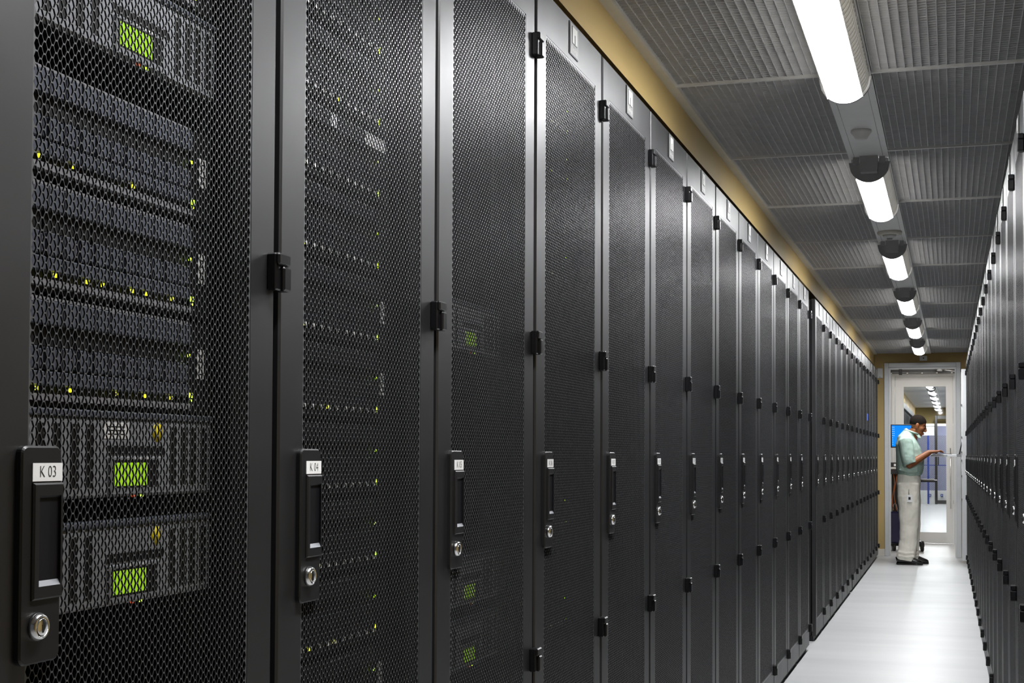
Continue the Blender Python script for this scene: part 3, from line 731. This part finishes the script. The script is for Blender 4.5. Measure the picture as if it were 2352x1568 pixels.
link('casing', MB().cham(-.225, .225, -.012, .03, -.02, .470, 'blackp', .006).mesh('casing'), mo)
s_ = MB().box(-.205, .205, -.0145, -.0115, .004, .448, 'screen')
for k in range(9):
    for c in range(2 if k < 5 else 1): s_.box(-.192 + .030 * c, -.180 + .030 * c, -.0155, -.0140, .405 - .045 * k, .416 - .045 * k, 'icon')
s_.box(-.10, -.088, -.0155, -.0140, .12, .132, 'icon')
link('screen', s_.mesh('screen'), mo, label='lit blue screen')
link('stand', MB().cham(-.05, .05, .03, .07, -.40, .2, 'blackp', .008).cham(-.08, .08, -.03, .14, -.418, -.40, 'blackp', .006).mesh('stand'), mo)
bx = thing('printer_box', 'small black box with white front on the left of the cart worktop', 'box', (-1.24, CYT - .28, 1.745))
link('casing', MB().cham(-.10, .14, 0, .2, 0, .10, 'blackp', .01).mesh('casing'), bx); link('front_label', MB().box(.06, .12, -.004, .0, .02, .07, 'card').mesh('front_label'), bx)
bg = thing('cart_bag', 'dark navy vinyl bag hanging low on the left of the cart', 'bag', (-1.16, CYT - .30, .16))
link('sack', MB().cham(-.20, .17, 0, .16, .0, .66, 'navy', .035).mesh('sack'), bg)
link('handle', MB().tube([(-.06, .06, .64), (-.03, .06, .80), (0.0, .06, .84), (.03, .06, .80), (.06, .06, .64)], .007, 'silver', 8).mesh('handle'), bg)
for k, (dx, ph_) in enumerate(((-.17, 0), (-.13, 1.1))):
    pts = [(-1.02 + dx + .025 * math.sin(ph_ + i * .9), CYT - .30 + .01 * math.cos(i), 1.62 - .11 * i) for i in range(8)]
    tag(link('cable', MB().tube(pts, .007, 'orange', 8).mesh('cable')), ('orange cable hanging under the cart worktop, nearer the door jamb', 'orange cable hanging under the cart worktop, nearer the man')[k], 'cable', 'orange cables under the cart')

# ------------------------------------------------------------------ the man at the console (metres; x forward, y to his left, z up)
S = 1.0
PX, PY = -0.775 * U, 27.15 * U
def P(px, py):                      # side-view position: offset in the picture turned into metres
    return ((px - 2092) / 203.0, (1295 - py) / 203.0)
body = MB(1.0)
hx, hz = P(2112, 980)
HR = Matrix.Rotation(math.radians(24), 3, 'Y')      # head bowed
def H(x, y, z): v = HR @ Vector((x, y, z)); return (hx + v.x, v.y, hz + v.z)
def hball(x, y, z, r, n=18): body.ball(H(x, y, z), r, 'skin', n, HR)
hball(-.012, 0, .030, (.090, .073, .082)); hball(.018, 0, -.012, (.070, .062, .090)); hball(.040, 0, -.060, (.048, .046, .046)); hball(.066, 0, -.092, (.022, .026, .018))
hball(.046, 0, .030, (.032, .054, .032)); hball(.046, .036, -.020, (.034, .026, .030)); hball(.046, -.036, -.020, (.034, .026, .030))
body.tube([H(.080, 0, .014), H(.094, 0, -.010), H(.104, 0, -.030)], [(.008, .011), (.011, .012), (.012, .016)], 'skin', 10)   # nose
hball(.098, 0, -.034, (.012, .017, .010), 10); hball(.084, 0, -.062, (.014, .026, .008), 10); hball(.082, 0, -.074, (.013, .024, .008), 10)
for sg in (-1, 1):
    hball(-.002, sg * .073, -.012, (.020, .009, .032), 12); hball(-.006, sg * .078, -.004, (.018, .007, .024), 12)
body.tube([(P(2103, 1000)[0] - .03, 0, 1.36), (P(2103, 1000)[0] - .012, 0, 1.44), (P(2108, 985)[0] - .012, 0, 1.50)], [(.062, .066), (.056, .056), (.058, .054)], 'skin', 16, ref=(1, 0, 0))
# trunk, under the shirt
body.tube([(.0, 0, .82), (-.005, 0, .95), (-.01, 0, 1.08), (-.02, 0, 1.22), (-.015, 0, 1.33), (.01, 0, 1.40)], [(.10, .15), (.105, .15), (.10, .145), (.105, .17), (.09, .16), (.055, .07)], 'skin', 20, ref=(1, 0, 0))
def limb(pts, rad, n=12): body.tube(pts, rad, 'skin', n, ref=(0, 1, 0))
def arm(sg, sh, el, wr, hand):
    limb([sh, tuple((Vector(sh) + Vector(el)) / 2), el], [.052, .047, .040])
    body.ball(el, .040, 'skin', 12)
    m = Vector(el).lerp(Vector(wr), .35)
    limb([el, tuple(m), wr], [.040, (.040, .042), (.026, .030)])
    w_ = Vector(wr); d = (Vector(hand) - w_).normalized(); side = Vector((0, 1, 0)); side = (side - d * side.dot(d)).normalized(); upv = d.cross(side); upv = upv if upv.z > 0 else -upv
    # palm
    body.tube([w_ - d * .01, w_ + d * .035, w_ + d * .075, w_ + d * .090], [(.030, .022), (.040, .019), (.043, .016), (.036, .011)], 'skin', 12, ref=side)
    for k, (o, L_) in enumerate(((-.031, .066), (-.0105, .076), (.0105, .071), (.031, .055))):
        o = -o * sg if sg < 0 else o
        b0 = w_ + d * .080 + side * o; k1 = b0 + (d * .9 + side * o * 2) .normalized() * L_ * .45 + upv * .006; k2 = k1 + (d * .86 - upv * .5).normalized() * L_ * .32; k3 = k2 + (d * .62 - upv * .8).normalized() * L_ * .25
        body.tube([b0 - d * .012, b0, k1, k2, k3], [.0085, .0100, .0092, .0082, .0066], 'skin', 8)
    inn = -side if sg < 0 else side      # thumb on the inner side
    inn = side if sg < 0 else -side
    t0 = w_ + d * .022 + inn * .030; t1 = t0 + (d * .75 + inn * .65).normalized() * .040 - upv * .006; t2 = t1 + (d * .95 + inn * .15 - upv * .25).normalized() * .030
    body.tube([t0 - inn * .012, t0, t1, t2], [.012, .0125, .0105, .0080], 'skin', 8)
ez = P(2095, 1072)[1]; wz = P(2137, 1040)[1]
RS, RE, RW, RH = (P(2086, 1016)[0], -.185, P(2086, 1016)[1]), (P(2094, 1070)[0], -.215, P(2094, 1070)[1]), (P(2138, 1041)[0], -.135, P(2138, 1041)[1] + .0), (P(2170, 1038)[0], -.10, P(2170, 1038)[1] + .0)
LS, LE, LW, LH = (P(2086, 1016)[0], .185, RS[2]), (P(2094, 1070)[0], .225, RE[2]), (P(2136, 1041)[0], .13, RW[2]), (P(2168, 1038)[0], .095, RH[2])
arm(-1, RS, RE, RW, RH); arm(1, LS, LE, LW, LH)
for sg, fx in ((-1, P(2080, 1290)[0]), (1, P(2092, 1286)[0])):
    limb([(.0, sg * .085, .86), (fx * .3, sg * .09, .48), (fx, sg * .095, .10), (fx, sg * .095, .06)], [.085, .058, .042, .040], 14)
pm = body.mesh('person')
man = link('person', pm, None, (PX, PY, 0), None, 1.0)
rm = man.modifiers.new('blend', 'REMESH'); rm.mode = 'VOXEL'; rm.voxel_size = .0042; rm.use_smooth_shade = True
s2 = man.modifiers.new('soften', 'SMOOTH'); s2.iterations = 3; s2.factor = .5
tag(man, 'man in a pale green polo shirt and khaki trousers typing at the pulled-out tray', 'person')
def cloth(name, mb, vox=.007, it=4):
    o = link(name, mb.mesh(name), man, (0, 0, 0), None, 1.0)
    r = o.modifiers.new('blend', 'REMESH'); r.mode = 'VOXEL'; r.voxel_size = vox; r.use_smooth_shade = True
    s = o.modifiers.new('soften', 'SMOOTH'); s.iterations = it; s.factor = .5
    tx = bpy.data.textures.new(name + '_folds', 'CLOUDS'); tx.noise_scale = .12; tx.noise_depth = 2
    d_ = o.modifiers.new('folds', 'DISPLACE'); d_.texture = tx; d_.texture_coords = 'LOCAL'; d_.strength = .016; d_.mid_level = .5
    return o
# hair: close-cropped cap over the skull
hb = MB(1.0); vs = []; fs = []; n = 28; h = 12
for i in range(h + 1):
    for k in range(n):
        a = 2 * PI * k / n; front = max(0, math.cos(a)); lim = math.radians(112 + 16 * max(0, -math.cos(a)) - 46 * front ** 1.2)
        th = lim * i / h
        vs.append(H(-.012 + .0925 * math.sin(th) * math.cos(a), .0755 * math.sin(th) * math.sin(a), .030 + .0848 * math.cos(th)))
fs = [(i * n + k, (i + 1) * n + k, (i + 1) * n + (k + 1) % n, i * n + (k + 1) % n) for i in range(h) for k in range(n)]
hb.add(vs, fs, 'hair', True)
link('hair', hb.mesh('hair'), man, (0, 0, 0), None, 1.0, 'close-cropped black hair')
eb = MB(1.0)
for sg in (-1, 1):
    eb.ball(H(.0745, sg * .031, .005), (.008, .011, .005), 'eye', 10, HR); eb.ball(H(.0805, sg * .032, .004), (.0035, .006, .0048), 'ink', 8, HR)
    eb.tube([H(.080, sg * .014, .022), H(.080, sg * .032, .027), H(.066, sg * .054, .020)], [.004, .005, .003], 'hair', 6)
eb.ball(H(.0925, 0, -.064), (.010, .025, .0055), 'lip', 10, HR); eb.ball(H(.0905, 0, -.074), (.010, .022, .006), 'lip', 10, HR)
link('face_features', eb.mesh('face_features'), man, (0, 0, 0), None, 1.0)
# shirt
sb_ = MB(1.0)
prof = [(P(2096, 1096), .115, .165), (P(2095, 1088), .138, .185), (P(2096, 1076), .152, .198), (P(2096, 1058), .150, .200), (P(2093, 1038), .140, .205), (P(2090, 1022), .122, .205), (P(2090, 1008), .098, .175), (P(2094, 999), .070, .105), (P(2098, 993), .060, .066)]
sb_.tube([(p[0][0] - (.01 if i > 1 else 0), 0, p[0][1]) for i, p in enumerate(prof)], [(p[1], p[2]) for p in prof], 'shirt', 28, ref=(1, 0, 0))
for sg, sh, el in ((-1, RS, RE), (1, LS, LE)):
    v0, v1 = Vector(sh), Vector(el)
    sb_.tube([v0 + Vector((0, -sg * .05, .015)), v0 + Vector((0, 0, .0)), v0.lerp(v1, .5), v0.lerp(v1, .86) + Vector((.004, 0, 0)), v0.lerp(v1, .98) + Vector((.012, 0, 0))], [.062, .076, .078, .076, .072], 'shirt', 16, ref=(1, 0, 0))
for i in range(3): # soft folds of the loose hem
    z = P(0, 1084 - 5 * i)[1]; sb_.tube([(-.10, -.17 + .02 * i, z + .02), (.0, -.205, z - .012), (.10, -.16, z - .006 * i)], .012, 'shirt', 8)
cloth('shirt', sb_).__setitem__('label', 'pale sage green polo shirt')
cb = MB(1.0)
ring = []
for k in range(17):
    a = math.radians(20 + 320 * k / 16); cxr, czr = P(2101, 994)
    ring.append((cxr - .012 + .066 * math.cos(a), .070 * math.sin(a), czr - .018 - .026 * math.cos(a) + .012))
cb.tube(ring, [(.010, .020)] * 17, 'shirt', 8, ref=(0, 0, 1))
cb.tube([(P(2110, 998)[0], -.030, P(2110, 998)[1] - .01), (P(2116, 1007)[0], -.045, P(2116, 1007)[1] - .004), (P(2118, 1011)[0], -.05, P(2118, 1011)[1])], [(.024, .010), (.020, .009), (.006, .005)], 'shirt', 8)
link('collar', cb.mesh('collar'), man, (0, 0, 0), None, 1.0)
# trousers
tb = MB(1.0)
tb.tube([(P(2092, 1086)[0], 0, P(0, 1086)[1]), (P(2092, 1100)[0], 0, P(0, 1100)[1]), (P(2091, 1118)[0], 0, P(0, 1118)[1]), (P(2091, 1132)[0], 0, P(0, 1132)[1])], [(.118, .162), (.128, .172), (.130, .172), (.110, .15)], 'khaki', 24, ref=(1, 0, 0))
for sg in (-1, 1):
    f = 0 if sg < 0 else .045
    L_ = [(P(2091, 1112), .118, .090), (P(2091, 1140), .122, .094), (P(2092, 1170), .112, .088), (P(2092, 1205), .102, .080), (P(2090, 1240), .097, .078), (P(2087, 1262), .098, .078), (P(2085, 1276), .100, .080), (P(2084, 1285), .094, .078)]
    tb.tube([(q[0][0] + f * i / 7, sg * .088, q[0][1]) for i, q in enumerate(L_)], [(q[1], q[2]) for q in L_], 'khaki', 20, ref=(1, 0, 0))
    for zz, dx in ((1268, .0), (1276, .01)):
        c0 = P(2086, zz); tb.tube([(c0[0] + f - .085, sg * .088 - .05, c0[1] + .012), (c0[0] + f, sg * .088 - .084, c0[1] - .006), (c0[0] + f + .085, sg * .088 - .05, c0[1] + .004)], .012, 'khaki', 8)
cloth('trousers', tb).__setitem__('label', 'loose khaki trousers')
for sg, px0, dz in ((-1, 2064, 0.0), (1, 2076, 0.0)):
    x0 = P(px0, 0)[0]; y = sg * .095; so = MB(1.0)
    so.tube([(x0 + .0, y, .052), (x0 + .03, y, .060), (x0 + .10, y, .062), (x0 + .16, y + sg * .004, .050), (x0 + .22, y + sg * .008, .038), (x0 + .265, y + sg * .010, .030), (x0 + .282, y + sg * .010, .026)], [(.030, .024), (.044, .042), (.052, .040), (.044, .044), (.031, .048), (.022, .040), (.010, .022)], 'leather', 16, ref=(0, 0, 1))
    so.tube([(x0 + .002, y, .012), (x0 + .03, y, .012), (x0 + .12, y, .012), (x0 + .21, y + sg * .008, .012), (x0 + .265, y + sg * .01, .012), (x0 + .286, y + sg * .01, .012)], [(.012, .024), (.012, .038), (.012, .034), (.012, .048), (.012, .042), (.012, .018)], 'leather', 16, ref=(0, 0, 1))
    link('shoe', so.mesh('shoe'), man, (0, 0, 0), None, 1.0, 'black leather shoe')
ib = MB(1.0); ix, iz = P(2094, 1145); yb = -.188
ib.box(ix - .028, ix + .028, yb - .003, yb, iz - .042, iz + .040, 'card').box(ix - .012, ix + .012, yb - .0045, yb - .003, iz - .015, iz + .015, 'ink')
ib.tube([(ix - .005, yb, iz + .04), (ix - .008, yb, iz + .075), (ix - .006, yb + .005, iz + .10)], .005, 'cap', 6)
link('id_badge', ib.mesh('id_badge'), man, (0, 0, 0), None, 1.0, 'white identity card clipped at the hip')
